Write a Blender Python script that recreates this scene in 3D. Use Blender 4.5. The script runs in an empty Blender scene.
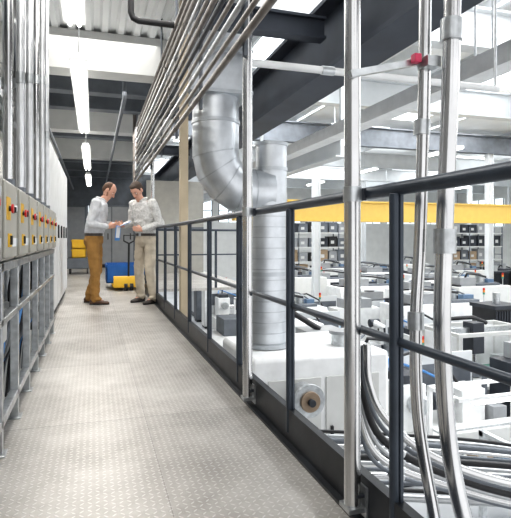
import bpy, bmesh, math, random
from mathutils import Vector, Matrix, noise
random.seed(7)
C = bpy.context.scene.collection
# ------------------------------------------------------------------ materials
def mat(name, col, rough=.5, metal=0., var=.06, nscale=6., bump=0., bscale=80., emit=0., coat=0.):
    m = bpy.data.materials.new(name); m.use_nodes = True
    nt = m.node_tree; N = nt.nodes; L = nt.links
    b = N['Principled BSDF']
    tc = N.new('ShaderNodeTexCoord'); nz = N.new('ShaderNodeTexNoise')
    nz.inputs['Scale'].default_value = nscale; nz.inputs['Detail'].default_value = 4
    L.new(tc.outputs['Object'], nz.inputs['Vector'])
    r = N.new('ShaderNodeValToRGB')
    r.color_ramp.elements[0].position = .3; r.color_ramp.elements[1].position = .7
    r.color_ramp.elements[0].color = tuple(max(0, c*(1-var*1.5)) for c in col)+(1,)
    r.color_ramp.elements[1].color = tuple(min(1, c*(1+var)) for c in col)+(1,)
    L.new(nz.outputs['Fac'], r.inputs['Fac']); L.new(r.outputs['Color'], b.inputs['Base Color'])
    b.inputs['Roughness'].default_value = rough; b.inputs['Metallic'].default_value = metal
    b.inputs['Coat Weight'].default_value = coat
    if bump:
        n2 = N.new('ShaderNodeTexNoise'); n2.inputs['Scale'].default_value = bscale; n2.inputs['Detail'].default_value = 3
        L.new(tc.outputs['Object'], n2.inputs['Vector'])
        bp = N.new('ShaderNodeBump'); bp.inputs['Strength'].default_value = bump; bp.inputs['Distance'].default_value = .01
        L.new(n2.outputs['Fac'], bp.inputs['Height']); L.new(bp.outputs['Normal'], b.inputs['Normal'])
    if emit:
        L.new(r.outputs['Color'], b.inputs['Emission Color']); b.inputs['Emission Strength'].default_value = emit
    return m

M = {}
M['white']   = mat('white_paint', (.76,.77,.77), .45)
M['wall']    = mat('wall_paint', (.66,.66,.64), .8, var=.05, nscale=1.5)
M['wallg']   = mat('wall_grey_paint', (.26,.26,.255), .8, var=.08, nscale=1.5)
M['deckw']   = mat('ceiling_sheet', (.80,.81,.81), .5, var=.04, nscale=1)
M['cab']     = mat('cabinet_grey_white', (.58,.585,.57), .4, var=.03)
M['boxg']    = mat('enclosure_grey', (.30,.31,.32), .42, var=.05)
M['boxb']    = mat('enclosure_beige_grey', (.38,.37,.335), .42, var=.05)
M['doorb']   = mat('door_beige_grey', (.43,.42,.38), .42, var=.04)
M['galv']    = mat('galvanised_steel', (.54,.56,.57), .32, .85, var=.15, nscale=22)
M['gpipe']   = mat('grey_steel_pipe', (.42,.43,.44), .32, .8, var=.15, nscale=9)
M['riser']   = mat('bright_zinc_pipe', (.66,.67,.68), .3, .55, var=.1, nscale=9)
M['duct']    = mat('duct_zinc', (.58,.605,.63), .36, .82, var=.09, nscale=7)
M['ductr']   = mat('duct_seam_zinc', (.46,.485,.51), .40, .75, var=.06, nscale=9)
M['chrome']  = mat('polished_conduit', (.60,.60,.60), .2, 1., var=.08, nscale=5)
M['conduit'] = mat('conduit_steel', (.19,.17,.155), .38, .6, var=.2, nscale=8)
M['rail']    = mat('rail_blue_grey_paint', (.045,.057,.075), .35, .15, var=.15, nscale=10)
M['kick']    = mat('kick_plate_dark', (.025,.028,.033), .42, .2, var=.3, nscale=8)
M['dark']    = mat('dark_steel', (.04,.045,.055), .5, .2, var=.2, nscale=3)
M['mid']     = mat('mid_grey_steel', (.15,.165,.185), .5, .2, var=.15, nscale=3)
M['black']   = mat('black_plastic', (.018,.018,.02), .45, var=.2)
M['beam']    = mat('beam_blue_grey', (.050,.058,.075), .5, .1, var=.2, nscale=2)
M['lbeam']   = mat('beam_light_grey', (.62,.64,.65), .5, var=.05, nscale=2)
M['beige']   = mat('beige_column_paint', (.50,.42,.30), .55, var=.05)
M['yellow']  = mat('safety_yellow', (.76,.46,.03), .4, var=.04)
M['gold']    = mat('crane_yellow', (.78,.53,.13), .5, var=.03)
M['red']     = mat('signal_red', (.55,.015,.015), .3, var=.05)
M['orange']  = mat('orange_lamp', (.80,.25,.03), .3, var=.05)
M['blue']    = mat('crate_blue', (.02,.13,.42), .4, var=.1)
M['lblue']   = mat('paper_blue', (.10,.28,.60), .5, var=.1)
M['bluef']   = mat('machine_blue', (.14,.22,.33), .45, var=.1)
M['green']   = mat('machine_green', (.08,.27,.20), .45, var=.08)
M['pink']    = mat('pinkish_red_clamp', (.62,.05,.12), .4, var=.05)
M['card']    = mat('cardboard', (.36,.27,.18), .85, var=.1)
M['paper']   = mat('paper_white', (.80,.81,.83), .7, var=.03)
M['glass']   = mat('dark_window', (.05,.07,.09), .1, var=.2)
M['floorh']  = mat('hall_floor_epoxy', (.50,.51,.52), .3, var=.12, nscale=.6)
M['tube']    = mat('lamp_tube_glow', (1,.98,.93), .5, var=0, emit=9)
M['sky']     = mat('skylight_glow', (.93,.97,1), .5, var=0, emit=3.2)
M['win']     = mat('window_glow', (.85,.93,1), .5, var=.05, emit=1.0)
M['screen']  = mat('screen_glow', (.25,.5,.7), .3, var=.3, nscale=20, emit=.6)
M['copper']  = mat('motor_bronze', (.34,.26,.19), .35, .6, var=.1)
M['wood']    = mat('pallet_wood', (.42,.30,.18), .8, var=.15, nscale=12)
M['skin']    = mat('skin', (.60,.34,.25), .5, var=.06, nscale=15)
M['lip']     = mat('lips', (.45,.17,.14), .5)
M['eyew']    = mat('eye_white', (.8,.8,.78), .3)
M['hairb']   = mat('hair_brown', (.12,.065,.04), .65, var=.3, nscale=60, bump=.6, bscale=150)
M['haird']   = mat('hair_dark_brown', (.06,.038,.025), .65, var=.3, nscale=60, bump=.6, bscale=150)
M['beard']   = mat('stubble_beard', (.33,.18,.12), .8, var=.2, nscale=90)
M['shirt1']  = mat('shirt_light_grey', (.58,.59,.61), .85, var=.10, nscale=14, bump=.4, bscale=25)
M['shirt2']  = mat('shirt_off_white', (.60,.595,.58), .85, var=.14, nscale=45, bump=.4, bscale=25)
M['trou1']   = mat('trousers_mustard_tan', (.35,.19,.055), .85, var=.12, nscale=10, bump=.3, bscale=30)
M['trou2']   = mat('trousers_cream', (.52,.46,.37), .85, var=.08, nscale=10, bump=.3, bscale=30)
M['shoe']    = mat('shoe_brown_leather', (.10,.05,.03), .4, var=.15)
M['shoed']   = mat('shoe_dark_leather', (.06,.05,.045), .4, var=.15)

def checker_plate():
    m = bpy.data.materials.new('tread_plate'); m.use_nodes = True
    nt = m.node_tree; N = nt.nodes; L = nt.links; b = N['Principled BSDF']
    tc = N.new('ShaderNodeTexCoord'); sp = N.new('ShaderNodeSeparateXYZ'); L.new(tc.outputs['Object'], sp.inputs[0])
    def mt(op, a, c=None, d=None, clamp=False):
        n = N.new('ShaderNodeMath'); n.operation = op; n.use_clamp = clamp
        for i, v in enumerate((a, c, d)):
            if v is None: continue
            if isinstance(v, (int, float)): n.inputs[i].default_value = v
            else: L.new(v, n.inputs[i])
        return n.outputs[0]
    s = 1/.027
    xs = mt('MULTIPLY', sp.outputs[0], s); ys = mt('MULTIPLY', sp.outputs[1], s)
    u = mt('SUBTRACT', mt('FRACT', mt('ADD', xs, 500)), .5); v = mt('SUBTRACT', mt('FRACT', mt('ADD', ys, 500)), .5)
    par = mt('MODULO', mt('ADD', mt('FLOOR', mt('ADD', xs, 500)), mt('FLOOR', mt('ADD', ys, 500))), 2)
    a = mt('ADD', u, v); c = mt('SUBTRACT', u, v)
    def loz(p, q):
        p2 = mt('POWER', mt('ABSOLUTE', mt('DIVIDE', p, .62)), 2); q2 = mt('POWER', mt('ABSOLUTE', mt('DIVIDE', q, .17)), 2)
        return mt('SUBTRACT', 1, mt('ADD', p2, q2), None, True)
    A = loz(a, c); B = loz(c, a)
    h = mt('ADD', mt('MULTIPLY', A, par), mt('MULTIPLY', B, mt('SUBTRACT', 1, par)))
    hs = mt('MINIMUM', mt('MULTIPLY', h, 2.0), 1)
    nz = N.new('ShaderNodeTexNoise'); nz.inputs['Scale'].default_value = 1.8; nz.inputs['Detail'].default_value = 8; nz.inputs['Roughness'].default_value = .72
    L.new(tc.outputs['Object'], nz.inputs['Vector'])
    r = N.new('ShaderNodeValToRGB'); e = r.color_ramp.elements
    e[0].position = .32; e[1].position = .66; e[0].color = (.32,.30,.275,1); e[1].color = (.56,.54,.51,1)
    L.new(nz.outputs['Fac'], r.inputs['Fac'])
    mx = N.new('ShaderNodeMixRGB'); L.new(mt('MULTIPLY', hs, .6), mx.inputs[0]); L.new(r.outputs[0], mx.inputs[1]); mx.inputs[2].default_value = (.74,.725,.70,1)
    py_ = mt('FLOOR', mt('DIVIDE', mt('ADD', sp.outputs[1], 49.725), 1.25)); px_ = mt('GREATER_THAN', sp.outputs[0], .26)
    tone = mt('ADD', .90, mt('MULTIPLY', mt('FRACT', mt('MULTIPLY', mt('ADD', py_, mt('MULTIPLY', px_, 7.3)), .377)), .14))
    tn = N.new('ShaderNodeMixRGB'); tn.blend_type = 'MULTIPLY'; tn.inputs[0].default_value = 1
    cb = N.new('ShaderNodeCombineXYZ'); L.new(tone, cb.inputs[0]); L.new(tone, cb.inputs[1]); L.new(tone, cb.inputs[2])
    L.new(mx.outputs[0], tn.inputs[1]); L.new(cb.outputs[0], tn.inputs[2])
    sy = mt('FRACT', mt('DIVIDE', mt('ADD', sp.outputs[1], 50.35), 1.25))
    seam = mt('LESS_THAN', mt('ABSOLUTE', mt('SUBTRACT', sy, .5)), .0025)
    sx = mt('LESS_THAN', mt('ABSOLUTE', mt('SUBTRACT', sp.outputs[0], .26)), .0018)
    sm = mt('MAXIMUM', seam, sx)
    mx2 = N.new('ShaderNodeMixRGB'); L.new(mt('MULTIPLY', sm, .5), mx2.inputs[0]); L.new(tn.outputs[0], mx2.inputs[1]); mx2.inputs[2].default_value = (.15,.14,.13,1)
    L.new(mx2.outputs[0], b.inputs['Base Color'])
    b.inputs['Metallic'].default_value = .5
    L.new(mt('SUBTRACT', mt('ADD', .36, mt('MULTIPLY', nz.outputs['Fac'], .18)), mt('MULTIPLY', hs, .12)), b.inputs['Roughness'])
    bp = N.new('ShaderNodeBump'); bp.inputs['Strength'].default_value = .7; bp.inputs['Distance'].default_value = .002
    L.new(mt('SUBTRACT', hs, sm), bp.inputs['Height']); L.new(bp.outputs[0], b.inputs['Normal'])
    return m
M['plate'] = checker_plate()

# ------------------------------------------------------------------ mesh builder
class MB:
    def __init__(s): s.bm = bmesh.new(); s.ms = []
    def mi(s, k):
        m = M[k]
        if m not in s.ms: s.ms.append(m)
        return s.ms.index(m)
    def _fin(s, vs, k):
        i = s.mi(k); fs = set()
        for v in vs:
            for f in v.link_faces: fs.add(f)
        for f in fs: f.material_index = i; f.smooth = True
    def box(s, c, sz, k, rot=None):
        mtx = Matrix.Translation(Vector(c))
        if rot: mtx = mtx @ (Matrix.Rotation(rot[2],4,'Z') @ Matrix.Rotation(rot[1],4,'Y') @ Matrix.Rotation(rot[0],4,'X'))
        mtx = mtx @ Matrix.Diagonal((*sz,1))
        r = bmesh.ops.create_cube(s.bm, size=1, matrix=mtx); s._fin(r['verts'], k); return s
    def bx(s, x0,x1,y0,y1,z0,z1,k):
        return s.box(((x0+x1)/2,(y0+y1)/2,(z0+z1)/2),(abs(x1-x0),abs(y1-y0),abs(z1-z0)),k)
    def cyl(s, a, b, r, k, seg=16, r2=None):
        a = Vector(a); b = Vector(b); d = b-a
        q = d.to_track_quat('Z','Y').to_matrix().to_4x4()
        rr = bmesh.ops.create_cone(s.bm, cap_ends=True, segments=seg, radius1=r, radius2=r if r2 is None else r2, depth=d.length, matrix=Matrix.Translation((a+b)/2)@q)
        s._fin(rr['verts'], k); return s
    def sph(s, c, r, k, seg=14, rot=None):
        if isinstance(r,(int,float)): r = (r,r,r)
        mtx = Matrix.Translation(Vector(c))
        if rot is not None: mtx = mtx @ rot
        mtx = mtx @ Matrix.Diagonal((*r,1))
        rr = bmesh.ops.create_uvsphere(s.bm, u_segments=seg, v_segments=max(6,seg*2//3), radius=1, matrix=mtx)
        s._fin(rr['verts'], k); return s
    def cap(s, a, b, ra, rb, k, seg=14):
        s.sph(a, ra, k, seg); s.sph(b, rb, k, seg)
        if (Vector(b)-Vector(a)).length > 1e-4: s.cyl(a, b, ra, k, seg, rb)
        return s
    def tube(s, pts, r, k, seg=12):
        pts = [Vector(p) for p in pts]; n = len(pts); rings = []
        t0 = (pts[1]-pts[0]).normalized(); up = Vector((0,0,1)) if abs(t0.z) < .9 else Vector((1,0,0))
        nv = t0.cross(up).normalized()
        for i,p in enumerate(pts):
            if i == 0: t = t0
            elif i == n-1: t = (pts[-1]-pts[-2]).normalized()
            else: t = ((pts[i+1]-p).normalized()+(p-pts[i-1]).normalized()).normalized()
            nv = (nv - t*nv.dot(t)).normalized(); bv = t.cross(nv)
            rr = r[i] if isinstance(r,(list,tuple)) else r
            rings.append([s.bm.verts.new(p+(nv*math.cos(a)+bv*math.sin(a))*rr) for a in [2*math.pi*j/seg for j in range(seg)]])
        i0 = s.mi(k)
        for A,B in zip(rings, rings[1:]):
            for j in range(seg):
                f = s.bm.faces.new((A[j],A[(j+1)%seg],B[(j+1)%seg],B[j])); f.material_index = i0; f.smooth = True
        for R,fl in ((rings[0],True),(rings[-1],False)):
            f = s.bm.faces.new(R[::-1] if not fl else R); f.material_index = i0; f.smooth = True
        return s
    def loft(s, rings, k, seg=20, p=2.3):
        R = []
        for (cx,cy,cz,rx,ry) in rings:
            L = []
            for j in range(seg):
                a = 2*math.pi*j/seg; ca, sa = math.cos(a), math.sin(a)
                L.append(s.bm.verts.new((cx+rx*math.copysign(abs(ca)**(2/p),ca), cy+ry*math.copysign(abs(sa)**(2/p),sa), cz)))
            R.append(L)
        i0 = s.mi(k)
        for A,B in zip(R,R[1:]):
            for j in range(seg):
                f = s.bm.faces.new((A[j],A[(j+1)%seg],B[(j+1)%seg],B[j])); f.material_index = i0; f.smooth = True
        for RR in (R[0][::-1], R[-1]):
            f = s.bm.faces.new(RR); f.material_index = i0
        return s
    def prism(s, poly, y0, y1, k, axis='X'):
        def P(a,b,t): return {'X':(t,a,b),'Y':(a,t,b),'Z':(a,b,t)}[axis]
        A = [s.bm.verts.new(P(a,b,y0)) for a,b in poly]; B = [s.bm.verts.new(P(a,b,y1)) for a,b in poly]
        i0 = s.mi(k); n = len(poly)
        fs = [s.bm.faces.new(A[::-1]), s.bm.faces.new(B)]
        for j in range(n): fs.append(s.bm.faces.new((A[j],A[(j+1)%n],B[(j+1)%n],B[j])))
        for f in fs: f.material_index = i0; f.smooth = True
        return s
    def mesh(s, name):
        bmesh.ops.recalc_face_normals(s.bm, faces=s.bm.faces)
        me = bpy.data.meshes.new(name); s.bm.to_mesh(me); s.bm.free()
        for m in s.ms: me.materials.append(m)
        me.set_sharp_from_angle(angle=math.radians(38))
        return me

def part(parent, name, mb, label=None, bev=0, loc=None):
    me = mb.mesh(name) if isinstance(mb, MB) else mb
    o = bpy.data.objects.new(name, me); C.objects.link(o)
    if parent: o.parent = parent
    if loc: o.location = loc
    if label: o['label'] = label
    if bev:
        md = o.modifiers.new('bevel','BEVEL'); md.width = bev; md.segments = 2; md.limit_method = 'ANGLE'; md.angle_limit = math.radians(50)
    return o
def tag(o, label, cat, group=None):
    o['label'] = label; o['category'] = cat
    if group: o['group'] = group
    return o
def top(name, mb, label, cat, group=None, bev=0, loc=None):
    return tag(part(None, name, mb, None, bev, loc), label, cat, group)
def empty(name, label, cat, loc=(0,0,0), rz=0, group=None):
    o = bpy.data.objects.new(name, None); C.objects.link(o); o.empty_display_size = .1
    o.location = loc; o.rotation_euler = (0,0,rz)
    return tag(o, label, cat, group)
def struct(name, mb, bev=0):
    o = part(None, name, mb, None, bev); o['kind'] = 'structure'; return o
def dup(o, loc, rz=0, label=None, sc=None):
    n = o.copy(); C.objects.link(n); n.location = loc; n.rotation_euler = (0,0,rz)
    if sc: n.scale = sc
    if label: n['label'] = label
    def rec(src, dst):
        for ch in src.children:
            c = ch.copy(); C.objects.link(c); c.parent = dst; rec(ch, c)
    rec(o, n); return n

HF = -3.2
# ------------------------------------------------------------------ structure
struct('floor', MB().bx(-.50,.90,-1.2,9.6,-.05,0,'plate').bx(-1.3,3.0,9.6,22.0,-.05,-.0,'plate'))
struct('trim_1', MB().bx(.84,.92,-1.2,9.6,-.30,-.05,'dark').bx(-.52,-.44,-1.2,9.6,-.30,-.05,'dark'))
struct('floor', MB().bx(-6,34,-3,42,HF-.1,HF,'floorh'))
struct('wall_left', MB().bx(-1.3,-1.2,-1.2,5.7,-.05,3.6,'wallg').bx(-1.3,-1.2,5.7,22,-.05,3.6,'wall'))
struct('wall_end', MB().bx(-1.3,2.4,21.9,22.05,0,3.6,'mid').bx(-1.3,-.35,21.85,21.9,0,2.2,'boxg'))
struct('wall_back', MB().bx(-6,34,42,42.2,HF,7.0,'wall'))
struct('wall_right', MB().bx(34,34.2,-3,42,HF,7.0,'wall'))
struct('wall_under', MB().bx(-1.3,-1.2,-3,42,HF,-.05,'wall'))
mb = MB(); x = -1.3
while x < 1.55:
    mb.prism([(x,3.66),(x,3.60),(x+.07,3.60),(x+.10,3.65),(x+.17,3.65),(x+.20,3.60),(x+.20,3.66)], -1.2, 22, 'deckw', 'Y'); x += .2
struct('ceiling', mb)
struct('ceiling', MB().bx(1.6,34,-3,42,6.1,6.3,'deckw').bx(1.55,1.65,-1.2,42,3.6,6.3,'deckw'))
for i,y in enumerate((6.9, 10.8, 14.5)):
    struct('trim_%d'%(i+2), MB().bx(-1.2,1.55,y,y+.35,3.1,3.6,'cab'))
for y in (8.6, 9.7, 12.5, 16.5, 18.5, 20.5):
    top('ceiling_joist', MB().bx(-1.2,1.55,y,y+.14,3.3,3.64,'mid').bx(-1.2,1.55,y-.05,y+.19,3.27,3.3,'mid'),
        'grey steel joist spanning the walkway ceiling','beam','walkway ceiling joists')
for i,y in enumerate((9.0, 14.0, 20.0, 26.0, 32.0, 38.0)):
    k = 'mid' if i == 2 else 'lbeam'
    top('roof_beam', MB().bx(1.65,34,y-.04,y+.04,5.0,5.75,k).bx(1.65,34,y-.18,y+.18,5.75,5.8,k).bx(1.65,34,y-.18,y+.18,4.95,5.0,k),
        'light grey steel roof girder across the hall' if i != 2 else 'darker grey steel roof girder across the hall','roof beam','hall roof girders')
for x in (3.4, 8.2, 14.5, 19.5, 25.5, 31.):
    top('roof_purlin', MB().bx(x-.06,x+.06,0,42,5.82,6.1,'lbeam'), 'light grey steel purlin under the hall roof','roof beam','hall roof purlins')
n = 1
for x0,x1 in ((4.0,6.6),(10.2,13.2),(21.,24.)):
    for y0 in (2.0, 9.8, 15.0, 21.0, 27.0, 33.):
        struct('window_%d'%n, MB().bx(x0,x1,y0,y0+4.2,6.04,6.09,'sky').bx(x0,x1,y0+2.07,y0+2.13,6.0,6.04,'lbeam').bx(x0-.08,x0,y0,y0+4.2,5.95,6.1,'lbeam').bx(x1,x1+.08,y0,y0+4.2,5.95,6.1,'lbeam')); n += 1
for x in range(2, 33, 4):
    mb = MB().bx(x,x+3.4,41.94,42,2.3,4.2,'win')
    for k in range(5): mb.bx(x+k*.85-.03,x+k*.85+.03,41.88,41.94,2.3,4.2,'beam')
    mb.bx(x,x+3.4,41.88,41.94,3.2,3.26,'beam')
    struct('window_%d'%n, mb); n += 1
for y in range(6, 40, 5):
    mb = MB().bx(33.94,34,y,y+4,2.0,4.4,'win')
    for k in range(5): mb.bx(33.88,33.94,y+k*1-.03,y+k*1+.03,2.0,4.4,'beam')
    struct('window_%d'%n, mb); n += 1
mb = MB().bx(-.25,.25,21.84,21.9,1.0,2.3,'win')
for i in range(4): mb.bx(-.25,.25,21.80,21.84,1.0+i*.42,1.04+i*.42,'dark')
for i in range(3): mb.bx(-.25+i*.235,-.22+i*.235,21.80,21.84,1.0,2.3,'dark')
struct('window_%d'%n, mb)
struct('door_1', MB().bx(.5,1.4,21.84,21.9,0,2.1,'boxg').bx(.56,1.34,21.80,21.84,1.1,1.9,'glass'))
struct('wall_partition', MB().bx(1.35,2.9,14.0,14.1,0,2.5,'boxb').bx(1.35,2.9,13.97,14.0,1.2,1.25,'mid'))

top('steel_girder', MB().bx(2.56,2.64,-1,34,2.80,3.50,'beam').bx(2.38,2.82,-1,34,2.75,2.80,'beam').bx(2.38,2.82,-1,34,3.50,3.55,'beam'),
    'deep dark blue-grey steel I-beam running along the walkway','steel beam')
for y in (5.1, 9.2, 13.3):
    top('steel_cross_beam', MB().bx(.95,2.38,y-.03,y+.03,3.12,3.30,'beam').bx(.95,2.38,y-.08,y+.08,3.30,3.33,'beam').bx(.95,2.38,y-.08,y+.08,3.09,3.12,'beam'),
        'short dark steel beam tying walkway to the long girder','steel beam','short tie beams')
mb = MB().bx(3.42,3.46,3,34,2.50,2.66,'white').bx(3.62,3.66,3,34,2.50,2.66,'white').bx(3.42,3.66,3,34,2.48,2.5,'white')
ct = top('cable_tray', mb, 'white metal cable tray hung from the roof','cable tray')
for y in (4,14,26):
    for x in (3.44,3.64): part(ct, 'hanger', MB().cyl((x,y,2.5),(x,y,5.0 if y>4 else 6.1),.010,'galv',8))
cr = empty('overhead_crane','yellow overhead travelling crane girder across the hall','crane',(0,15.7,0))
part(cr,'girder', MB().bx(4.2,31,-.14,.14,1.55,2.15,'gold').bx(4.2,31,-.22,.22,2.15,2.2,'gold').bx(4.2,31,-.22,.22,1.5,1.55,'gold'))
part(cr,'hoist_trolley', MB().bx(17.0,18.0,-.4,.4,1.25,1.5,'dark').cyl((17.1,0,1.2),(17.9,0,1.2),.2,'yellow').bx(17.3,17.7,-.15,.15,.95,1.1,'black'),'dark hoist trolley under the girder')
part(cr,'hook', MB().cyl((17.5,0,1.1),(17.5,0,-.6),.02,'black',8).tube([(17.5,0,-.6),(17.62,0,-.7),(17.6,0,-.86),(17.48,0,-.9),(17.38,0,-.82)],.035,'dark',8))
for x in (4.6, 30.6):
    part(cr,'end_truck', MB().bx(x-.2,x+.2,-1.1,1.1,2.2,2.5,'gold').cyl((x-.22,-.9,2.42),(x+.22,-.9,2.42),.12,'dark').cyl((x-.22,.9,2.42),(x+.22,.9,2.42),.12,'dark'))
for x in (4.6, 30.6):
    rw = top('crane_runway', MB().bx(x-.03,x+.03,9,40,2.56,2.9,'lbeam').bx(x-.13,x+.13,9,40,2.9,2.93,'lbeam').bx(x-.13,x+.13,9,40,2.53,2.56,'lbeam'),
        'light grey crane runway beam hung from the roof','steel beam','crane runways')
    for y in (9.0,14.0,20.0,26.0,32.0,38.0):
        part(rw,'hanger', MB().bx(x-.04,x+.04,y-.04,y+.04,2.93,4.96,'lbeam'))
COLS = ((9.0,20.),(18.,20.),(27.,20.),(9.,32.),(18.,32.),(27.,32.))
for x,y in COLS:
    top('hall_column', MB().bx(x-.13,x+.13,y-.02,y+.02,HF,4.95,'lbeam').bx(x-.15,x-.13,y-.13,y+.13,HF,4.95,'lbeam').bx(x+.13,x+.15,y-.13,y+.13,HF,4.95,'lbeam').bx(x-.25,x+.25,y-.25,y+.25,HF,HF+.04,'dark'),
        'light grey steel H-column carrying the hall roof','column','hall columns')
for x in (8.4, 13.0, 18.0, 23.5):
    for y in (17.0, 23.0, 29.0):
        hl = empty('hall_lamp','white linear hall lamp hung below the roof','lamp',(x,y,4.3),0,'hall strip lamps')
        part(hl,'housing', MB().prism([(-.12,.0),(-.06,.08),(.06,.08),(.12,0)],-1.2,1.2,'white','Y'))
        part(hl,'lamp_tube', MB().bx(-.09,.09,-1.15,1.15,-.03,0,'tube'))
        part(hl,'hanger', MB().cyl((0,0,.08),(0,0,1.8),.01,'galv',6))

# ------------------------------------------------------------------ guard rail
gr = empty('guard_railing','dark blue-grey steel guard railing along the walkway edge','railing',(.88,0,0))
PY = [.48+.873*i for i in range(11)]
part(gr,'top_rail', MB().tube([(0,-1.1,1.10),(0,9.4,1.10)],.021,'rail',16))
part(gr,'mid_rail', MB().tube([(0,-1.1,.636),(0,9.4,.636)],.0135,'rail',12))
part(gr,'kick_plate', MB().bx(-.022,-.014,-1.1,9.4,.012,.15,'kick').bx(-.05,-.014,-1.1,9.4,.0,.012,'kick').bx(-.022,.012,-1.1,9.4,.15,.158,'kick'))
for y in PY:
    part(gr,'post', MB().bx(-.006,.006,y-.021,y+.021,-.0,1.085,'rail').cyl((-.012,y,.05),(-.012,y,1.085),.017,'rail',10), bev=.002)
for y,t in ((1.53,3.64),(2.75,3.64),(7.6,3.64)):
    p = empty('support_pole','galvanised round pole bolted to the kick plate','pole',(.82,y,0),0,'tall galvanised support poles')
    part(p,'pole_tube', MB().cyl((0,0,.06),(0,0,t),.0275,'chrome',20))
    part(p,'base_bracket', MB().bx(-.03,.035,-.035,.035,.05,.065,'galv').bx(.03,.037,-.04,.04,.03,.13,'galv').cyl((.0,-.02,.10),(.04,-.02,.10),.009,'dark',6))
    part(p,'pipe_clamp', MB().cyl((0,0,1.07),(0,0,1.12),.031,'galv',16).bx(.02,.045,-.012,.012,1.075,1.115,'dark'))
top('building_column', MB().bx(.92,1.01,5.70,5.79,HF,3.6,'beige').bx(.90,1.03,5.68,5.81,-.3,-.27,'dark'), 'beige painted square steel column beside the railing','column', bev=.006)
RR_ = [.021,.015,.018,.015,.018,.021,.015,.017,.021,.016,.019]
for i in range(11):
    z = 2.03+.102*i; xo = .77
    far = 10.5-.25*(i%4); r = RR_[i]
    k = ['conduit','conduit','gpipe','conduit','dark','conduit','conduit','gpipe','conduit','conduit','conduit'][i]
    pts = [(xo,-1.0,z),(xo,far,z),(xo,far+.06,z+.02),(xo,far+.08,z+.08),(xo,far+.08,3.64)]
    c = top('wall_conduit', MB().tube(pts,r,k,10), 'long steel conduit in the stacked run along the walkway','pipe','stacked conduit run')
    for y in (2.0,5.0,8.0):
        part(c,'coupling', MB().cyl((xo,y+i*.09,z),(xo,y+.08+i*.09,z),r*1.3,k,10))
for y in (1.53,2.75,3.97,5.2,6.4,7.6,9.0):
    top('strut_channel', MB().bx(.795,.804,y-.06,y-.02,1.95,3.64,'mid').bx(.785,.804,y-.06,y-.056,1.95,3.64,'mid').bx(.785,.804,y-.024,y-.02,1.95,3.64,'mid'),
        'grey strut channel carrying stacked conduits','bracket','conduit struts')
pp = top('cross_pipe', MB().cyl((.84,2.81,1.955),(2.6,2.81,1.955),.022,'white',14), 'light grey horizontal pipe fixed to the pole','pipe')
part(pp,'hanger', MB().cyl((2.58,2.81,1.96),(2.58,2.81,2.76),.01,'galv',8))
part(pp,'coupling', MB().cyl((1.3,2.81,1.955),(1.38,2.81,1.955),.027,'galv',14))
top('black_pipe', MB().tube([(.33,4.9,3.645),(.33,4.9,3.05),(.35,4.9,3.0),(.40,4.9,2.98),(.73,4.9,2.98)],.03,'black',12), 'black bent pipe dropping from the walkway ceiling','pipe')
for (x,z,y0,y1) in ((.42,2.95,7.6,21),(-.75,2.85,7.6,21)):
    top('ceiling_pipe', MB().tube([(x,y0,3.64),(x,y0,z+.05),(x,y0+.05,z),(x,y1,z)],.03,'mid',10), 'grey pipe running under the walkway ceiling','pipe','ceiling pipes')

def spl(P, n=10):
    P = [Vector(p) for p in P]; out = []
    Q = [P[0]*2-P[1]]+P+[P[-1]*2-P[-2]]
    for i in range(1,len(Q)-2):
        for j in range(n):
            t = j/n; a,b,c,d = Q[i-1:i+3]
            out.append(.5*((2*b)+(c-a)*t+(2*a-5*b+4*c-d)*t*t+(3*b-a-3*c+d)*t**3))
    out.append(P[-1]); return out
A = spl([(1.085,1.49,3.6),(1.075,1.49,1.8),(1.06,1.495,1.0),(1.045,1.50,.66),(1.055,1.50,.34),(1.11,1.48,-.02),(1.20,1.46,-.5),(1.3,1.45,-1.6)])
c1 = top('bent_conduit', MB().tube(A,.021,'chrome',16), 'slim shiny steel conduit bending outward below the rail','pipe','bent shiny conduits')
part(c1,'coupling', MB().cyl((1.064,1.495,1.30),(1.066,1.495,1.35),.028,'galv',16))
part(c1,'coupling', MB().cyl((1.045,1.50,.64),(1.045,1.50,.70),.028,'galv',16))
B = spl([(1.14,1.42,3.6),(1.13,1.42,1.8),(1.10,1.42,1.0),(1.09,1.42,.62),(1.12,1.42,.25),(1.19,1.41,-.05),(1.32,1.39,-.45),(1.45,1.37,-1.6)])
c2 = top('bent_conduit', MB().tube(B,.028,'chrome',18), 'thick shiny steel conduit with couplings beside the rail','pipe','bent shiny conduits')
part(c2,'coupling', MB().cyl((1.10,1.42,.90),(1.10,1.42,.98),.036,'galv',18))
part(c2,'coupling', MB().cyl((1.124,1.42,1.60),(1.126,1.42,1.67),.036,'galv',18))
st = top('strut_bracket', MB().box((.96,1.50,1.525),(.34,.022,.022),'galv',(0,-.25,0)).bx(1.05,1.10,1.44,1.50,1.52,1.555,'galv'), 'galvanised strut arm tying pole to conduits','bracket')
part(st,'clamp', MB().bx(1.015,1.042,1.46,1.488,1.535,1.565,'pink'), 'pinkish red plastic clamp', bev=.004)
kk4 = ['chrome','mid','black','gpipe','chrome','mid']
for i in range(6):
    o = i*.10
    P = spl([(1.60+o*.35,2.8+o,.30-o*.3),(1.62+o*.35,2.8+o,.05-o*.6),(1.70+o*.45,2.72+o,-.16-o),(1.95+o,2.55+o,-.36-o),(2.5+o*1.2,2.3+o,-.50-o),(3.8+o,1.9+o,-.64-o)])
    c = top('curved_conduit', MB().tube(P,.015 if i%2 else .024,kk4[i],14), ('black hose' if kk4[i]=='black' else 'shiny steel conduit' if kk4[i]=='chrome' else 'dark grey hose')+' curving down to machine services','pipe','curved service conduits')
    part(c,'coupling', MB().cyl(P[22],P[24],.029,'galv',14))
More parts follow.
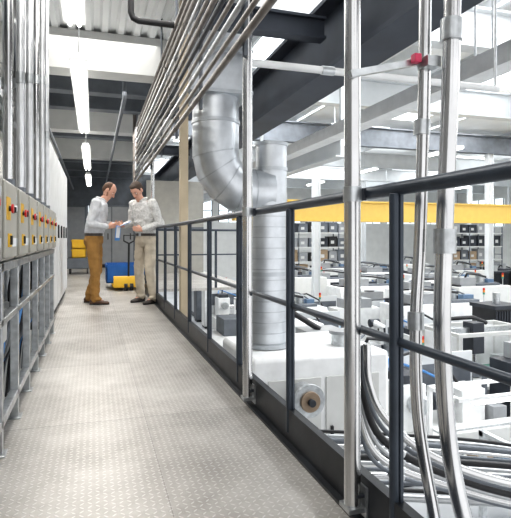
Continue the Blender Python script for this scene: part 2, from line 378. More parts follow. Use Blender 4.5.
for i in range(12):
    y = 3.45+i*.125
    P = spl([(1.2,y,-1.01),(1.8,y-.05,-.97),(2.6,y-.3,-.99),(3.6,y-.75,-1.02),(4.03,y-1.0,-1.11),(4.8,y-1.5,-1.5),(5.2,y-1.8,-2.4)])
    k = ('gpipe','black','mid','chrome','mid')[i%5]
    top('curved_conduit', MB().tube(P,.016 if i%3 else .028,k,12), ('black hose' if k=='black' else 'grey conduit')+' sweeping over the lower machines','pipe','crossing service conduits')
top('pipe_trestle', MB().bx(4.0,4.06,2.2,4.6,-1.20,-1.14,'galv').bx(4.0,4.06,2.2,2.26,HF,-1.14,'galv').bx(4.0,4.06,4.54,4.6,HF,-1.14,'galv'), 'galvanised trestle frame carrying service pipes','pipe support','pipe trestles')
top('pipe_trestle', MB().bx(1.3,1.36,3.4,4.9,-1.09,-1.04,'galv').bx(1.3,1.36,3.4,3.46,HF,-1.04,'galv').bx(1.3,1.36,4.84,4.9,HF,-1.04,'galv'), 'galvanised trestle frame carrying service pipes','pipe support','pipe trestles')

# ------------------------------------------------------------------ ventilation duct
vd = empty('ventilation_duct','galvanised spiral ventilation duct with fat segmented elbow','air duct',(.04,5.9,0))
part(vd,'spiral_pipe', MB().cyl((1.96,0,-.35),(1.96,0,1.48),.25,'duct',36))
z = -.3
while z < 1.4:
    part(vd,'spiral_seam', MB().cyl((1.96,0,z),(1.96,0,z+.012),.2545,'ductr',36)); z += .125
arc = [(1.33,0,2.72)]
cx,cz,R = 1.77,1.94,.44
for i in range(5):
    a = math.pi+ (math.pi/2)*i/4
    arc.append((cx+R*math.cos(a),0,cz+R*math.sin(a)))
arc.append((2.0,0,1.49))
part(vd,'elbow', MB().tube(arc,.275,'duct',36), bev=0)
for p,q in zip(arc[1:-1],arc[2:]):
    d = (Vector(q)-Vector(p)).normalized(); part(vd,'seam_ring', MB().cyl(Vector(p)-d*.006,Vector(p)+d*.006,.282,'ductr',36))
part(vd,'seam_ring', MB().cyl((1.33,0,2.28),(1.33,0,2.32),.285,'ductr',36))
part(vd,'riser', MB().bx(.99,1.66,-.30,.30,2.60,3.6,'duct').bx(.96,1.69,-.33,.33,2.58,2.62,'ductr').bx(.96,1.69,-.33,.33,3.05,3.09,'ductr'),'rectangular sheet metal riser')
part(vd,'top_branch', MB().cyl((2.02,0,1.48),(2.02,0,2.08),.19,'duct',28).cyl((2.02,0,1.76),(2.02,0,1.80),.200,'ductr',32).cyl((2.02,0,2.06),(2.02,0,2.10),.205,'ductr',28))
part(vd,'flange', MB().cyl((1.96,0,-.35),(1.96,0,-.30),.29,'ductr',32))
part(vd,'flange', MB().cyl((1.96,0,.5),(1.96,0,.55),.268,'ductr',32))

for (y0,y1) in ((1.8,4.35),(5.2,8.7),(10.1,13.4),(14.6,17.6)):
    lm = empty('strip_lamp','white fluorescent strip lamp hanging under the ceiling','lamp',(-.145,0,2.66),0,'hanging strip lamps')
    part(lm,'housing', MB().prism([(-.085,.0),(-.05,.07),(.05,.07),(.085,0)],y0,y1,'white','Y'))
    for dx in (-.035,.035): part(lm,'lamp_tube', MB().cyl((dx,y0+.03,-.014),(dx,y1-.03,-.014),.016,'tube',10))
    for yy in (y0+.3,y1-.3): part(lm,'hanger', MB().cyl((0,yy,.07),(0,yy,.98),.005,'galv',6))

# ------------------------------------------------------------------ left side
BY = [1.48+.46*i for i in range(9)]
fr = empty('steel_stand','galvanised square tube stand carrying the control boxes','stand',(-.40,0,0))
for z0,z1 in ((.80,.84),(.56,.59),(.11,.15)): part(fr,'rail', MB().bx(-.02,.02,1.4,5.6,z0,z1,'galv'), bev=.003)
part(fr,'rail', MB().bx(-.34,-.30,1.4,5.6,.80,.84,'galv'), bev=.003)
for i in range(9):
    y = 1.48+.5*i
    part(fr,'post', MB().bx(-.02,.02,y-.02,y+.02,0,.84,'galv').bx(-.04,.035,y-.045,y+.045,0,.008,'galv'), bev=.003)
    part(fr,'cross_bar', MB().bx(-.32,-.02,y-.015,y+.015,.80,.83,'galv').bx(-.34,-.31,y-.015,y+.015,-.05,.8,'galv'))
    part(fr,'junction_box', MB().bx(-.20,-.08,y+.12,y+.30,.36,.54,'cab').cyl((-.14,y+.2,.54),(-.14,y+.2,.80),.012,'galv',8), bev=.004)
for i,y in enumerate(BY):
    b = empty('control_box','grey control box with red button and yellow switch plate','control box',(-.36,y,.85),0,'row of grey control boxes')
    part(b,'enclosure', MB().bx(-.26,-.012,0,.36,0,.36,'boxb'), bev=.006)
    part(b,'door', MB().bx(-.012,.0,.012,.348,.012,.348,'doorb'), bev=.004)
    part(b,'yellow_plate', MB().bx(0,.003,.04,.14,.18,.28,'yellow'), 'yellow emergency stop plate')
    part(b,'emergency_button', MB().cyl((.002,.09,.23),(.014,.09,.23),.012,'black').cyl((.014,.09,.23),(.022,.09,.23),.020,'red'), 'red mushroom button')
    part(b,'switch', MB().cyl((0,.20,.23),(.010,.20,.23),.016,'black').bx(.010,.018,.195,.205,.217,.243,'black'))
    part(b,'signal_lamp', MB().cyl((0,.28,.24),(.010,.28,.24),.015,'red' if i%2 else 'paper'))
    part(b,'switch', MB().bx(0,.005,.08,.16,.06,.12,'yellow').bx(.005,.014,.11,.13,.07,.11,'black'))
    part(b,'label_plate', MB().bx(0,.002,.20,.31,.06,.10,'paper'))
    for zz in (.06,.27): part(b,'hinge', MB().cyl((-.004,.345,zz),(-.004,.345,zz+.04),.008,'galv',8))
    for k,(dx,dy,r) in enumerate(((-.07,.12,.021),(-.17,.28,.024))):
        pc = top('riser_conduit', MB().cyl((-.36+dx,y+dy,1.215),(-.36+dx,y+dy,3.64),r,'chrome' if (k+i)%3==0 else 'riser',12), 'bright vertical steel conduit rising from a control box','pipe','vertical riser conduits')
        part(pc,'coupling', MB().cyl((-.36+dx,y+dy,1.21),(-.36+dx,y+dy,1.26),r*1.5,'mid',8))
        part(pc,'coupling', MB().cyl((-.36+dx,y+dy,1.9+.13*(i%4)),(-.36+dx,y+dy,1.97+.13*(i%4)),r*1.3,'galv',12))
    for k in range(3):
        y2 = y+.06+.11*k
        P = spl([(-.46,y2,.85),(-.46-.03*k,y2+.02,.6),(-.50,y2+.12*(k-1),.3),(-.62,y2+.1,.05),(-.66,y2+.15,-.3)],6)
        kk = ['black','mid','lblue' if i%2 else 'boxg'][(k+i)%3]
        top('hanging_cable', MB().tube(P,.010,kk,8), {'black':'black','lblue':'blue','mid':'grey','boxg':'light grey'}[kk]+' cable hanging below a control box','cable','cables under the control boxes')
for z in (1.75, 2.5, 3.2):
    top('mounting_rail', MB().bx(-.58,-.555,1.4,5.6,z,z+.04,'galv'), 'galvanised mounting rail holding vertical conduits','bracket','conduit mounting rails')
top('cable_duct', MB().bx(-.98,-.72,1.2,5.6,0,.75,'boxg').bx(-.99,-.71,1.2,5.6,.70,.72,'galv').bx(-.72,-.70,1.2,5.6,.3,.33,'galv'), 'grey steel cable trough behind the frame','cable duct')
for i in range(6):
    y = 5.75+.62*i
    c = empty('electrical_cabinet','tall grey-white electrical cabinet against the wall','cabinet',(-.44,y,0),0,'row of tall electrical cabinets')
    part(c,'body', MB().bx(-.40,-.015,0,.60,.08,2.0,'cab'), bev=.006)
    part(c,'base', MB().bx(-.38,-.03,.01,.59,0,.08,'dark'))
    d = part(c,'door', MB().bx(-.015,0,.01,.59,.10,1.98,'white'), bev=.004)
    part(d,'handle', MB().bx(0,.02,.05,.075,.95,1.12,'black'), bev=.004)
top('cable_channel', MB().bx(-1.2,-.9,1.2,9.5,2.4,2.55,'mid').bx(-1.2,-1.1,1.2,9.5,2.55,2.82,'boxg'), 'wall mounted grey cable channel','cable tray')

# ------------------------------------------------------------------ end of corridor
pt = empty('pallet_truck','yellow hand pallet truck behind the two men','pallet truck',(.60,10.2,0))
part(pt,'fork', MB().bx(-.28,-.12,-.5,.6,.06,.12,'yellow'), bev=.01)
part(pt,'fork', MB().bx(.12,.28,-.5,.6,.06,.12,'yellow'), bev=.01)
part(pt,'body', MB().prism([(-.5,.06),(-.5,.22),(-.56,.26),(-.68,.26),(-.72,.18),(-.72,.06)],-.26,.26,'yellow'), bev=.008)
for x in (-.05,.05): part(pt,'wheel', MB().cyl((x-.03,-.66,.08),(x+.03,-.66,.08),.08,'black'))
for x in (-.2,.2): part(pt,'wheel', MB().cyl((x-.05,.5,.04),(x+.05,.5,.04),.04,'black'))
part(pt,'handle', MB().tube([(0,-.66,.26),(0,-.78,.85)],.018,'black',8).tube([(0,-.78,.85),(-.09,-.79,.9),(-.09,-.81,1.0),(.09,-.81,1.0),(.09,-.79,.9),(0,-.78,.85)],.014,'black',8))
def crate(loc, k, lab, w=.6,d=.4,h=.28, rz=0):
    mb = MB(); t=.02
    mb.bx(-w/2,w/2,-d/2,d/2,0,t,k).bx(-w/2,-w/2+t,-d/2,d/2,0,h,k).bx(w/2-t,w/2,-d/2,d/2,0,h,k).bx(-w/2,w/2,-d/2,-d/2+t,0,h,k).bx(-w/2,w/2,d/2-t,d/2,0,h,k)
    mb.bx(-w/2-.012,w/2+.012,-d/2-.012,-d/2,h-.05,h-.02,k).bx(-w/2-.012,w/2+.012,d/2,d/2+.012,h-.05,h-.02,k)
    for i in range(3): mb.bx(-w*.3+i*w*.27,-w*.27+i*w*.27,-d/2-.01,-d/2,.02,h-.05,k)
    o = top('storage_crate', mb, lab, 'crate', 'plastic crates'); o.location = loc; o.rotation_euler=(0,0,rz); return o
crate((.60,9.98,.12),'blue','blue plastic crate lying on the pallet truck',w=.76,h=.34)
crate((.60,10.45,.12),'blue','blue plastic crate lying on the pallet truck',w=.76,h=.34)
for z in (.42,.67): crate((-.38,14.6,z),'yellow','yellow plastic crate stacked on a dark low cart',w=.36,h=.24)
dc = empty('low_cart','dark low cart carrying yellow crates','cart',(-.38,14.6,0))
part(dc,'body', MB().bx(-.3,.3,-.3,.3,.14,.42,'mid'), bev=.01)
for x in (-.22,.22):
    for y in (-.22,.22): part(dc,'wheel', MB().cyl((x-.02,y,.07),(x+.02,y,.07),.07,'black'))
for z in (0,.3): crate((-.1,17,z),'card','brown storage box in a stack on the platform',w=.5,h=.29)
sh = empty('tool_trolley','grey tool trolley parked on the platform','trolley',(-.9,12.3,0))
part(sh,'body', MB().bx(-.25,.25,-.3,.3,.12,1.4,'boxg'), bev=.01)
for i in range(4): part(sh,'drawer', MB().bx(-.22,.22,-.315,-.30,.2+i*.28,.44+i*.28,'dark').bx(-.12,.12,-.335,-.315,.38+i*.28,.40+i*.28,'galv'))
for x in (-.18,.18):
    for y in (-.25,.25): part(sh,'wheel', MB().cyl((x-.02,y,.06),(x+.02,y,.06),.06,'black'))
dm = empty('control_cabinet','grey control cabinet on the platform','cabinet',(.35,17.5,0),0,'hall control cabinets')
part(dm,'body', MB().bx(-.5,.9,-.35,.35,.1,2.0,'mid').bx(-.48,.88,-.33,.33,0,.1,'black'), bev=.01)
for x2 in (-.48,.22): part(dm,'door', MB().bx(x2,x2+.66,-.37,-.35,.12,1.95,'boxg').bx(x2+.55,x2+.58,-.40,-.37,.9,1.1,'black'))
rl = empty('guard_railing','dark blue-grey steel railing at the platform edge','railing',(.88,9.5,0))
part(rl,'top_rail', MB().tube([(.02,.1,1.10),(2.0,.1,1.10)],.021,'rail',12)); part(rl,'mid_rail', MB().tube([(.02,.1,.636),(2.0,.1,.636)],.0135,'rail',10))
for x in (.05,.7,1.35,2.0): part(rl,'post', MB().bx(x-.02,x+.02,.08,.12,0,1.09,'rail'))

# ------------------------------------------------------------------ hall machines
def machine(loc, rz=0, w=2.2, d=1.5, h=1.9, body='white', lab='white enclosed machine tool on the hall floor'):
    m = empty('machine_tool', lab, 'machine', loc, rz, 'machine tools on the hall floor')
    part(m,'base', MB().bx(-w/2+.05,w/2-.05,-d/2+.05,d/2-.05,0,.25,'dark'))
    part(m,'enclosure', MB().prism([(-d/2,.25),(-d/2,h*.55),(-d/2+.25,h),(d/2,h),(d/2,.25)],-w/2,w/2,body), bev=.02)
    dr = part(m,'door', MB().bx(-w*.34,w*.26,-d/2-.03,-d/2,.3,h*.54,'mid').bx(-w*.3,w*.2,-d/2-.04,-d/2-.03,.5,h*.5,'glass'), bev=.008)
    part(dr,'handle', MB().cyl((w*.23,-d/2-.07,.5),(w*.23,-d/2-.07,h*.48),.015,'galv',8))
    part(m,'control_panel', MB().box((w/2+.1,-d/2-.1,1.25),(.4,.1,.5),'boxg').box((w/2+.1,-d/2-.155,1.33),(.3,.01,.22),'screen').bx(w/2-.05,w/2+.1,-d/2-.06,-d/2+.1,1.4,1.46,'boxg'))
    part(m,'top_unit', MB().bx(-w*.35,-w*.05,-d*.1,d*.4,h,h+.3,'boxg').cyl((w*.2,d*.2,h),(w*.2,d*.2,h+.35),.16,'galv').bx(-w*.05,w*.4,-.2,.1,h,h+.08,'mid').bx(-w*.45,w*.45,d*.42,d*.48,h,h+.12,'dark').bx(-w*.45,-w*.38,-d*.2,d*.4,h,h+.06,'black').bx(w*.3,w*.42,.15,.4,h,h+.2,'bluef').tube([(-w*.2,0,h+.3),(-w*.2,-.1,h+.45),(0,-.1,h+.4),(w*.2,0,h+.3)],.04,'black',8).tube([(-w*.3,.1,h+.3),(-w*.1,.3,h+.5),(w*.2,.35,h+.4),(w*.35,.3,h+.2)],.025,'mid',8))
    part(m,'signal_beacon', MB().cyl((w*.42,-d*.2,h),(w*.42,-d*.2,h+.25),.015,'galv',8).cyl((w*.42,-d*.2,h+.25),(w*.42,-d*.2,h+.32),.035,'green').cyl((w*.42,-d*.2,h+.32),(w*.42,-d*.2,h+.39),.035,'orange').cyl((w*.42,-d*.2,h+.39),(w*.42,-d*.2,h+.46),.035,'red'))
    return m
bm_ = empty('machine_tool','large white machine housing with flat roof under the duct','machine',(3.1,8.25,HF))
part(bm_,'enclosure', MB().bx(-1.35,1.1,-1.5,1.4,.15,2.4,'white'), bev=.03)
part(bm_,'base', MB().bx(-1.3,1.05,-1.45,1.35,0,.15,'dark'))
part(bm_,'roof_panel', MB().bx(-1.2,.2,-1.3,.4,2.4,2.44,'cab').bx(.3,1.0,-.9,.2,2.4,2.58,'boxg').bx(.3,1.0,.5,1.2,2.4,2.55,'white').bx(-.9,-.2,.6,1.2,2.4,2.7,'mid'), bev=.01)
part(bm_,'hose', MB().tube([(-.5,.8,2.7),(-.4,.4,2.9),(.2,.1,2.85),(.6,-.2,2.58)],.05,'black',10))
part(bm_,'door', MB().bx(-.9,.1,-1.53,-1.5,.3,2.0,'cab').bx(-.7,-.1,-1.54,-1.53,.9,1.8,'glass'))
fh = empty('filter_housing','large pale grey filter housing that the spiral duct stands on','machine',(2.3,5.9,HF))
part(fh,'housing', MB().bx(-.68,1.0,-.65,.72,.2,2.84,'white'), bev=.05)
part(fh,'base', MB().bx(-.6,.95,-.6,.65,0,.2,'dark'))
part(fh,'access_door', MB().bx(-.5,.12,-.67,-.65,1.3,2.6,'cab').bx(.04,.07,-.70,-.67,1.9,2.05,'black'), bev=.004)
part(fh,'access_door', MB().bx(.18,.85,-.67,-.65,1.3,2.6,'cab').bx(.23,.26,-.70,-.67,1.9,2.05,'black'), bev=.004)
part(fh,'top_valve', MB().cyl((.6,-.2,2.84),(.6,-.2,2.98),.12,'galv',20).cyl((.6,-.2,2.98),(.6,-.2,3.02),.15,'boxg',20))
part(fh,'round_fitting', MB().cyl((-.12,-.65,2.42),(-.12,-.86,2.42),.15,'boxg',28).cyl((-.12,-.86,2.42),(-.12,-.90,2.42),.18,'galv',28).cyl((-.12,-.90,2.42),(-.12,-.93,2.42),.11,'copper',24).cyl((-.12,-.93,2.42),(-.12,-.98,2.42),.04,'dark',14), 'round bronze and steel fitting', bev=.004)

def press(loc):
    m = empty('press_column','tall black press column with ribbed sides','machine',loc,0,'black press columns')
    mb = MB().bx(-.45,.45,-.45,.45,0,2.2,'black')
    for i in range(10): mb.bx(-.44+i*.09,-.40+i*.09,-.49,-.45,.2,2.15,'dark')
    part(m,'body', mb, bev=.01); part(m,'cap', MB().bx(-.5,.5,-.5,.5,2.2,2.3,'dark').cyl((0,0,2.3),(0,0,2.6),.1,'galv'))
    part(m,'base', MB().bx(-.6,.6,-.6,.6,0,.12,'boxg')); return m
def conveyor(loc, rz, L=2.6):
    m = empty('roller_conveyor','roller conveyor with dark rollers on the hall floor','conveyor',loc,rz,'roller conveyors')
    for y0 in (-.44,.40): part(m,'side_frame', MB().bx(-L/2,L/2,y0,y0+.04,.72,.86,'galv'))
    mb = MB()
    for i in range(int(L/.13)): mb.cyl((-L/2+.07+i*.13,-.42,.8),(-L/2+.07+i*.13,.42,.8),.045,'gpipe' if i%3 else 'black',8)
    mb.cyl((-L/2,0,.78),(L/2,0,.78),.02,'black',6)
    part(m,'rollers', mb)
    for x in (-L/2+.1,0,L/2-.1): part(m,'leg', MB().bx(x-.03,x+.03,-.43,-.37,0,.74,'galv').bx(x-.03,x+.03,.37,.43,0,.74,'galv').bx(x-.02,x+.02,-.4,.4,.25,.29,'galv'))
    return m
def gantry(loc, fk='cab', lab='pale framed assembly cell with linear gantry'):
    m = empty('assembly_cell',lab,'machine',loc,0,'assembly cells')
    part(m,'table', MB().bx(-1.1,1.1,-.7,.7,.1,.85,'boxg').bx(-1.15,1.15,-.75,.75,.85,.92,'cab').bx(-1.05,1.05,-.65,.65,0,.1,'dark'), bev=.01)
    mb = MB()
    for x in (-1.05,1.05):
        for y in (-.65,.65): mb.bx(x-.04,x+.04,y-.04,y+.04,.92,2.0,fk)
    mb.bx(-1.1,1.1,-.7,-.62,2.0,2.08,fk).bx(-1.1,1.1,.62,.7,2.0,2.08,fk).bx(-1.1,-1.02,-.62,.62,2.0,2.08,fk).bx(1.02,1.1,-.62,.62,2.0,2.08,fk).bx(-1.05,1.05,.62,.66,.92,2.0,'white').bx(1.03,1.07,-.62,.62,.92,2.0,'white')
    part(m,'frame', mb)
    part(m,'linear_axis', MB().bx(-1.0,1.0,-.08,.08,1.95,2.08,'galv').bx(-.3,.0,-.2,.15,1.5,2.2,'dark').cyl((-.15,-.05,1.0),(-.15,-.05,1.5),.05,'chrome').bx(-.3,0,-.12,.0,.95,1.05,'mid'))
    part(m,'fixture', MB().bx(-.8,-.4,-.3,.2,.92,1.2,'dark').cyl((-.6,0,1.2),(-.6,0,1.35),.1,'copper'))
    part(m,'fixture', MB().bx(.3,.8,-.4,.3,.92,1.1,'green').cyl((.55,0,1.1),(.55,0,1.4),.15,'galv'))
    part(m,'cable_chain', MB().tube([(-.9,.3,2.12),(-.5,.3,2.25),(.1,.3,2.25),(.5,.3,2.1)],.05,'black',8))
    part(m,'drawer_front', MB().bx(-.9,-.1,-.72,-.70,.25,.75,'dark').bx(.1,.9,-.72,-.70,.25,.75,'bluef').bx(-.1,.1,-.715,-.70,.25,.75,'white'))
    return m
def cabinet(loc, a='cab', b='white', lab='pale grey control cabinet with vented doors'):
    m = empty('control_cabinet',lab,'cabinet',loc,0,'hall control cabinets')
    part(m,'body', MB().bx(-.8,.8,-.35,.35,.1,1.8,a).bx(-.78,.78,-.33,.33,0,.1,'black'), bev=.01)
    for x in (-.79,.01):
        d = part(m,'door', MB().bx(x,x+.78,-.37,-.35,.12,1.78,b))
        mb = MB()
        mb.bx(x+.2,x+.6,-.385,-.37,.3,.62,'mid')
        for i in range(4): mb.bx(x+.2,x+.6,-.39,-.385,.32+i*.08,.35+i*.08,'black')
        part(d,'vent', mb); part(d,'handle', MB().bx(x+.68,x+.71,-.4,-.37,.9,1.1,'black'))
    part(m,'cooling_unit', MB().bx(-.5,.5,-.3,.3,1.8,2.1,'boxg').cyl((0,-.1,2.1),(0,-.1,2.13),.2,'black'))
    return m
def station(loc):
    m = empty('process_station','pale process station crowded with drives and hoses','machine',loc,0,'process stations')
    part(m,'bed', MB().bx(-1.2,1.2,-.6,.6,.15,.8,'cab').bx(-1.15,1.15,-.55,.55,0,.15,'dark').bx(-1.0,-.3,-.62,-.6,.25,.7,'boxg').bx(.0,.9,-.62,-.6,.3,.6,'glass'), bev=.01)
    part(m,'drive_head', MB().bx(-1.0,-.5,-.3,.4,.8,1.6,'white').cyl((-.75,-.3,1.3),(-.75,-.55,1.3),.15,'galv').bx(-.95,-.55,-.2,.3,1.6,1.75,'dark'), bev=.01)
    part(m,'spindle', MB().cyl((-.5,0,1.2),(.3,0,1.2),.09,'chrome').cyl((-.2,0,1.2),(-.1,0,1.2),.17,'dark').cyl((.1,0,1.2),(.15,0,1.2),.2,'galv'))
    part(m,'tail_stock', MB().bx(.3,.8,-.25,.3,.8,1.4,'white').bx(.85,1.15,-.4,.4,.8,1.1,'boxg').cyl((1.0,0,1.1),(1.0,0,1.6),.05,'mid'), bev=.01)
    part(m,'hose', MB().tube([(-.75,.1,1.75),(-.7,.2,2.0),(-.2,.3,2.05),(.3,.3,1.8),(.5,.1,1.4)],.03,'black',8))
    part(m,'hose', MB().tube([(-.9,.2,1.75),(-.8,.4,1.9),(.0,.45,1.6),(.6,.4,1.3),(1.0,.3,1.1)],.025,'lblue',8))
    part(m,'guard_panel', MB().bx(-1.2,1.2,.56,.6,.8,1.9,'lbeam').bx(-1.15,1.15,.55,.56,1.2,1.7,'mid'))
    return m
def bench(loc, rz=0):
    m = empty('work_bench','assembly workbench with shelf frame and lamp bar','workbench',loc,rz,'assembly workbenches')
    part(m,'table_top', MB().bx(-.8,.8,-.4,.4,.86,.90,'cab'), bev=.005)
    for x in (-.76,.76):
        for y in (-.36,.36): part(m,'leg', MB().bx(x-.03,x+.03,y-.03,y+.03,0,.86,'galv'))
    part(m,'drawer_unit', MB().bx(.3,.72,-.35,.3,.3,.86,'bluef').bx(.32,.70,-.37,-.35,.34,.58,'mid').bx(.32,.70,-.37,-.35,.6,.84,'mid'))
    part(m,'upper_frame', MB().bx(-.79,-.73,.33,.39,.9,2.0,'white').bx(.73,.79,.33,.39,.9,2.0,'white').bx(-.79,.79,.33,.39,1.95,2.0,'white').bx(-.73,.73,.2,.4,1.35,1.38,'galv').bx(-.79,-.73,-.3,.39,1.95,2.0,'white').bx(.73,.79,-.3,.39,1.95,2.0,'white').bx(-.79,.79,-.3,-.24,1.95,2.0,'white'))
    part(m,'lamp', MB().bx(-.5,.5,-.3,-.2,1.9,1.95,'tube')); return m
def robot(loc,rz=0):
    m = empty('robot_arm','white jointed industrial robot arm on a pedestal','robot',loc,rz,'robot arms')
    part(m,'base', MB().cyl((0,0,0),(0,0,.5),.25,'dark',20).cyl((0,0,.5),(0,0,.75),.2,'white',20))
    part(m,'lower_arm', MB().cap((0,0,.8),(.15,-.1,1.6),.14,.11,'white'))
    part(m,'upper_arm', MB().cap((.15,-.1,1.6),(.15,-.65,1.55),.11,.07,'white').cyl((.0,-.1,1.6),(.3,-.1,1.6),.12,'dark'))
    part(m,'gripper', MB().cyl((.15,-.70,1.55),(.15,-.75,1.3),.05,'dark').bx(.08,.10,-.78,-.72,1.15,1.3,'galv').bx(.20,.22,-.78,-.72,1.15,1.3,'galv').bx(.08,.22,-.78,-.72,1.28,1.32,'galv')); return m
kb = {}
CN = {'green':'green','blue':'blue','card':'brown','red':'red','yellow':'yellow','black':'black','boxg':'grey','lblue':'light blue','white':'white','paper':'white','dark':'dark grey','mid':'grey','bluef':'dull blue','boxb':'beige-grey','wood':'wood brown','cab':'pale grey'}
def smallbox(loc,k,sz,rz=0,name='parts_bin',grp='parts bins'):
    key=(k,sz,name)
    if key not in kb:
        w,d,h = sz; mb = MB().bx(-w/2,w/2,-d/2,d/2,0,h*.9,k).bx(-w/2-.01,w/2+.01,-d/2-.01,d/2+.01,h*.9,h,k)
        mb.bx(-w*.3,w*.1,-d/2-.004,-d/2,h*.3,h*.6,'paper' if name=='parts_bin' else 'cab')
        kb[key] = mb.mesh(name)
    o = bpy.data.objects.new(name,kb[key]); C.objects.link(o); o.location=loc; o.rotation_euler=(0,0,rz)
    tag(o, CN[k]+(' parts bin with paper label' if name=='parts_bin' else ' storage box on a warehouse rack shelf'),'bin' if name=='parts_bin' else 'box',grp)
    return o
def pallet(loc,rz=0):
    mb = MB()
    for i in range(7): mb.bx(-.6+i*.18,-.48+i*.18,-.4,.4,.12,.144,'wood')
    for y in (-.35,0,.35): mb.bx(-.6,.6,y-.05,y+.05,0,.12,'wood')
    o = top('wooden_pallet', mb,'wooden pallet on the hall floor','pallet','wooden pallets'); o.location=loc; o.rotation_euler=(0,0,rz); return o
muted = ['cab','card','bluef','boxg','mid','green','dark','boxb']
proto = {}
def place(kind, x, y, idx):
    if kind == 'L':
        pallet((x,y,HF)); smallbox((x-.28,y,HF+.145),muted[idx%8],(.5,.6,.5)); smallbox((x+.3,y+.05,HF+.145),muted[(idx+3)%8],(.45,.5,.7))
        return
    mk = {'A':lambda l: machine(l), 'B':lambda l: machine(l,0,2.0,1.4,1.55,'boxg','grey enclosed machine tool on the hall floor'),
          'C':lambda l: machine(l,0,2.3,1.5,2.4,'cab','tall pale grey machine tool on the hall floor'),
          'E':lambda l: machine(l,0,3.4,1.55,2.1,'white','wide white machine tool with rooftop units'),
          'D':cabinet,'K':lambda l: cabinet(l,'dark','mid','dark grey control cabinet with vented doors'),
          'G':gantry,'U':lambda l: gantry(l,'bluef','blue framed assembly cell with linear gantry'),'S':station,'R':robot,'P':press,'V':lambda l: conveyor(l,0),'W':bench}[kind]
    l = (x,y,HF)
    if kind in proto: o = dup(proto[kind], l)
    else: o = proto[kind] = mk(l)
    if kind == 'W':
        for j in range(3): smallbox((x-.55+.36*j,y-.1+.1*(j%2),HF+.90),muted[(idx*3+j)%8],(.28,.22,.18+.06*(j%2)))
    if kind == 'V':
        for j in range(3): smallbox((x-.8+.7*j,y,HF+.845),muted[(idx*3+j+1)%8],(.4,.4,.3))
WD = {'A':2.75,'B':2.5,'C':2.85,'E':3.95,'D':1.75,'K':1.75,'G':2.45,'U':2.45,'S':2.55,'V':2.75,'W':1.75,'P':1.3,'R':1.0,'L':1.4}
rows = ['WK','SKS','BGSP','VSPKW','SREVKS','ADSCPPB','WSKEGPPS','VEKBSPPA','SCKSEVPPK','DAESKCPPB','KVASKEGPP','BSKCEVPPA']
ii = 0
for r_,row in enumerate(rows):
    y = 6.0+1.93*r_; x = 4.55 if r_ == 0 else 4.75
    lim = .83*(.954*y/(1-.25))
    for k in row*2:
        w_ = WD[k]
        if x+w_/2 > lim: break
        for cx_,cy_ in COLS:
            if abs(cy_-y) < 1.15 and x-.3 < cx_ < x+w_+.3: x = cx_+.35
        place(k, x+w_/2, y, ii); ii += 1; x += w_+.08
place('E',17.2,29.8,ii); place('C',20.6,30.2,ii+1)

def rack(loc, n):
    m = empty('storage_rack','grey pallet rack with filled shelves','storage rack',loc,0,'warehouse storage racks')
    W = n*1.35
    for i in range(n+1):
        x = i*1.35
        part(m,'upright', MB().bx(x-.03,x+.03,-.4,-.34,0,4.9,'mid').bx(x-.03,x+.03,.34,.4,0,4.9,'mid').bx(x-.02,x+.02,-.34,.34,1.2,1.25,'mid').bx(x-.02,x+.02,-.34,.34,3.,3.05,'mid'))
    for z in (.9,1.8,2.7,3.6,4.5):
        part(m,'shelf', MB().bx(0,W,-.4,.4,z-.08,z,'cab'))
    return m
for (x,y,n_) in ((9.3,29.6,5),(22.8,29.0,3)):
    rack((x,y,HF),n_)
    for z in (.9,1.8,2.7,3.6,4.5):
        for j in range(n_*2):
            if random.random() < .06: continue
            k = random.choice(['black','card','mid','dark','dark','boxg','black','mid','dark'])
            smallbox((x+.34+j*.675,y,HF+z),k,(.56,.62,random.choice((.55,.65,.72))),0,'rack_box','boxes on warehouse racks')

# ------------------------------------------------------------------ PEOPLE
def remesh(mb, vox, name, k, smooth=2, nz=0.):
    me = mb.mesh(name+'_src'); o = bpy.data.objects.new(name+'_src',me); C.objects.link(o)
    md = o.modifiers.new('r','REMESH'); md.mode='VOXEL'; md.voxel_size=vox
    dg = bpy.context.evaluated_depsgraph_get(); dg.update()
    m2 = bpy.data.meshes.new_from_object(o.evaluated_get(dg)); m2.name = name
    bpy.data.objects.remove(o); bpy.data.meshes.remove(me)
    b = bmesh.new(); b.from_mesh(m2)
    for _ in range(smooth): bmesh.ops.smooth_vert(b, verts=b.verts, factor=.5, use_axis_x=True,use_axis_y=True,use_axis_z=True)
    b.normal_update()
    if nz:
        for v in b.verts:
            p = v.co; d = noise.noise(Vector((p.x*9,p.y*9,p.z*16)))+.5*noise.noise(p*30)
            v.co = p+v.normal*d*nz
    for f in b.faces: f.smooth = True; f.material_index = 0
    b.to_mesh(m2); b.free(); m2.materials.clear(); m2.materials.append(M[k]); return m2

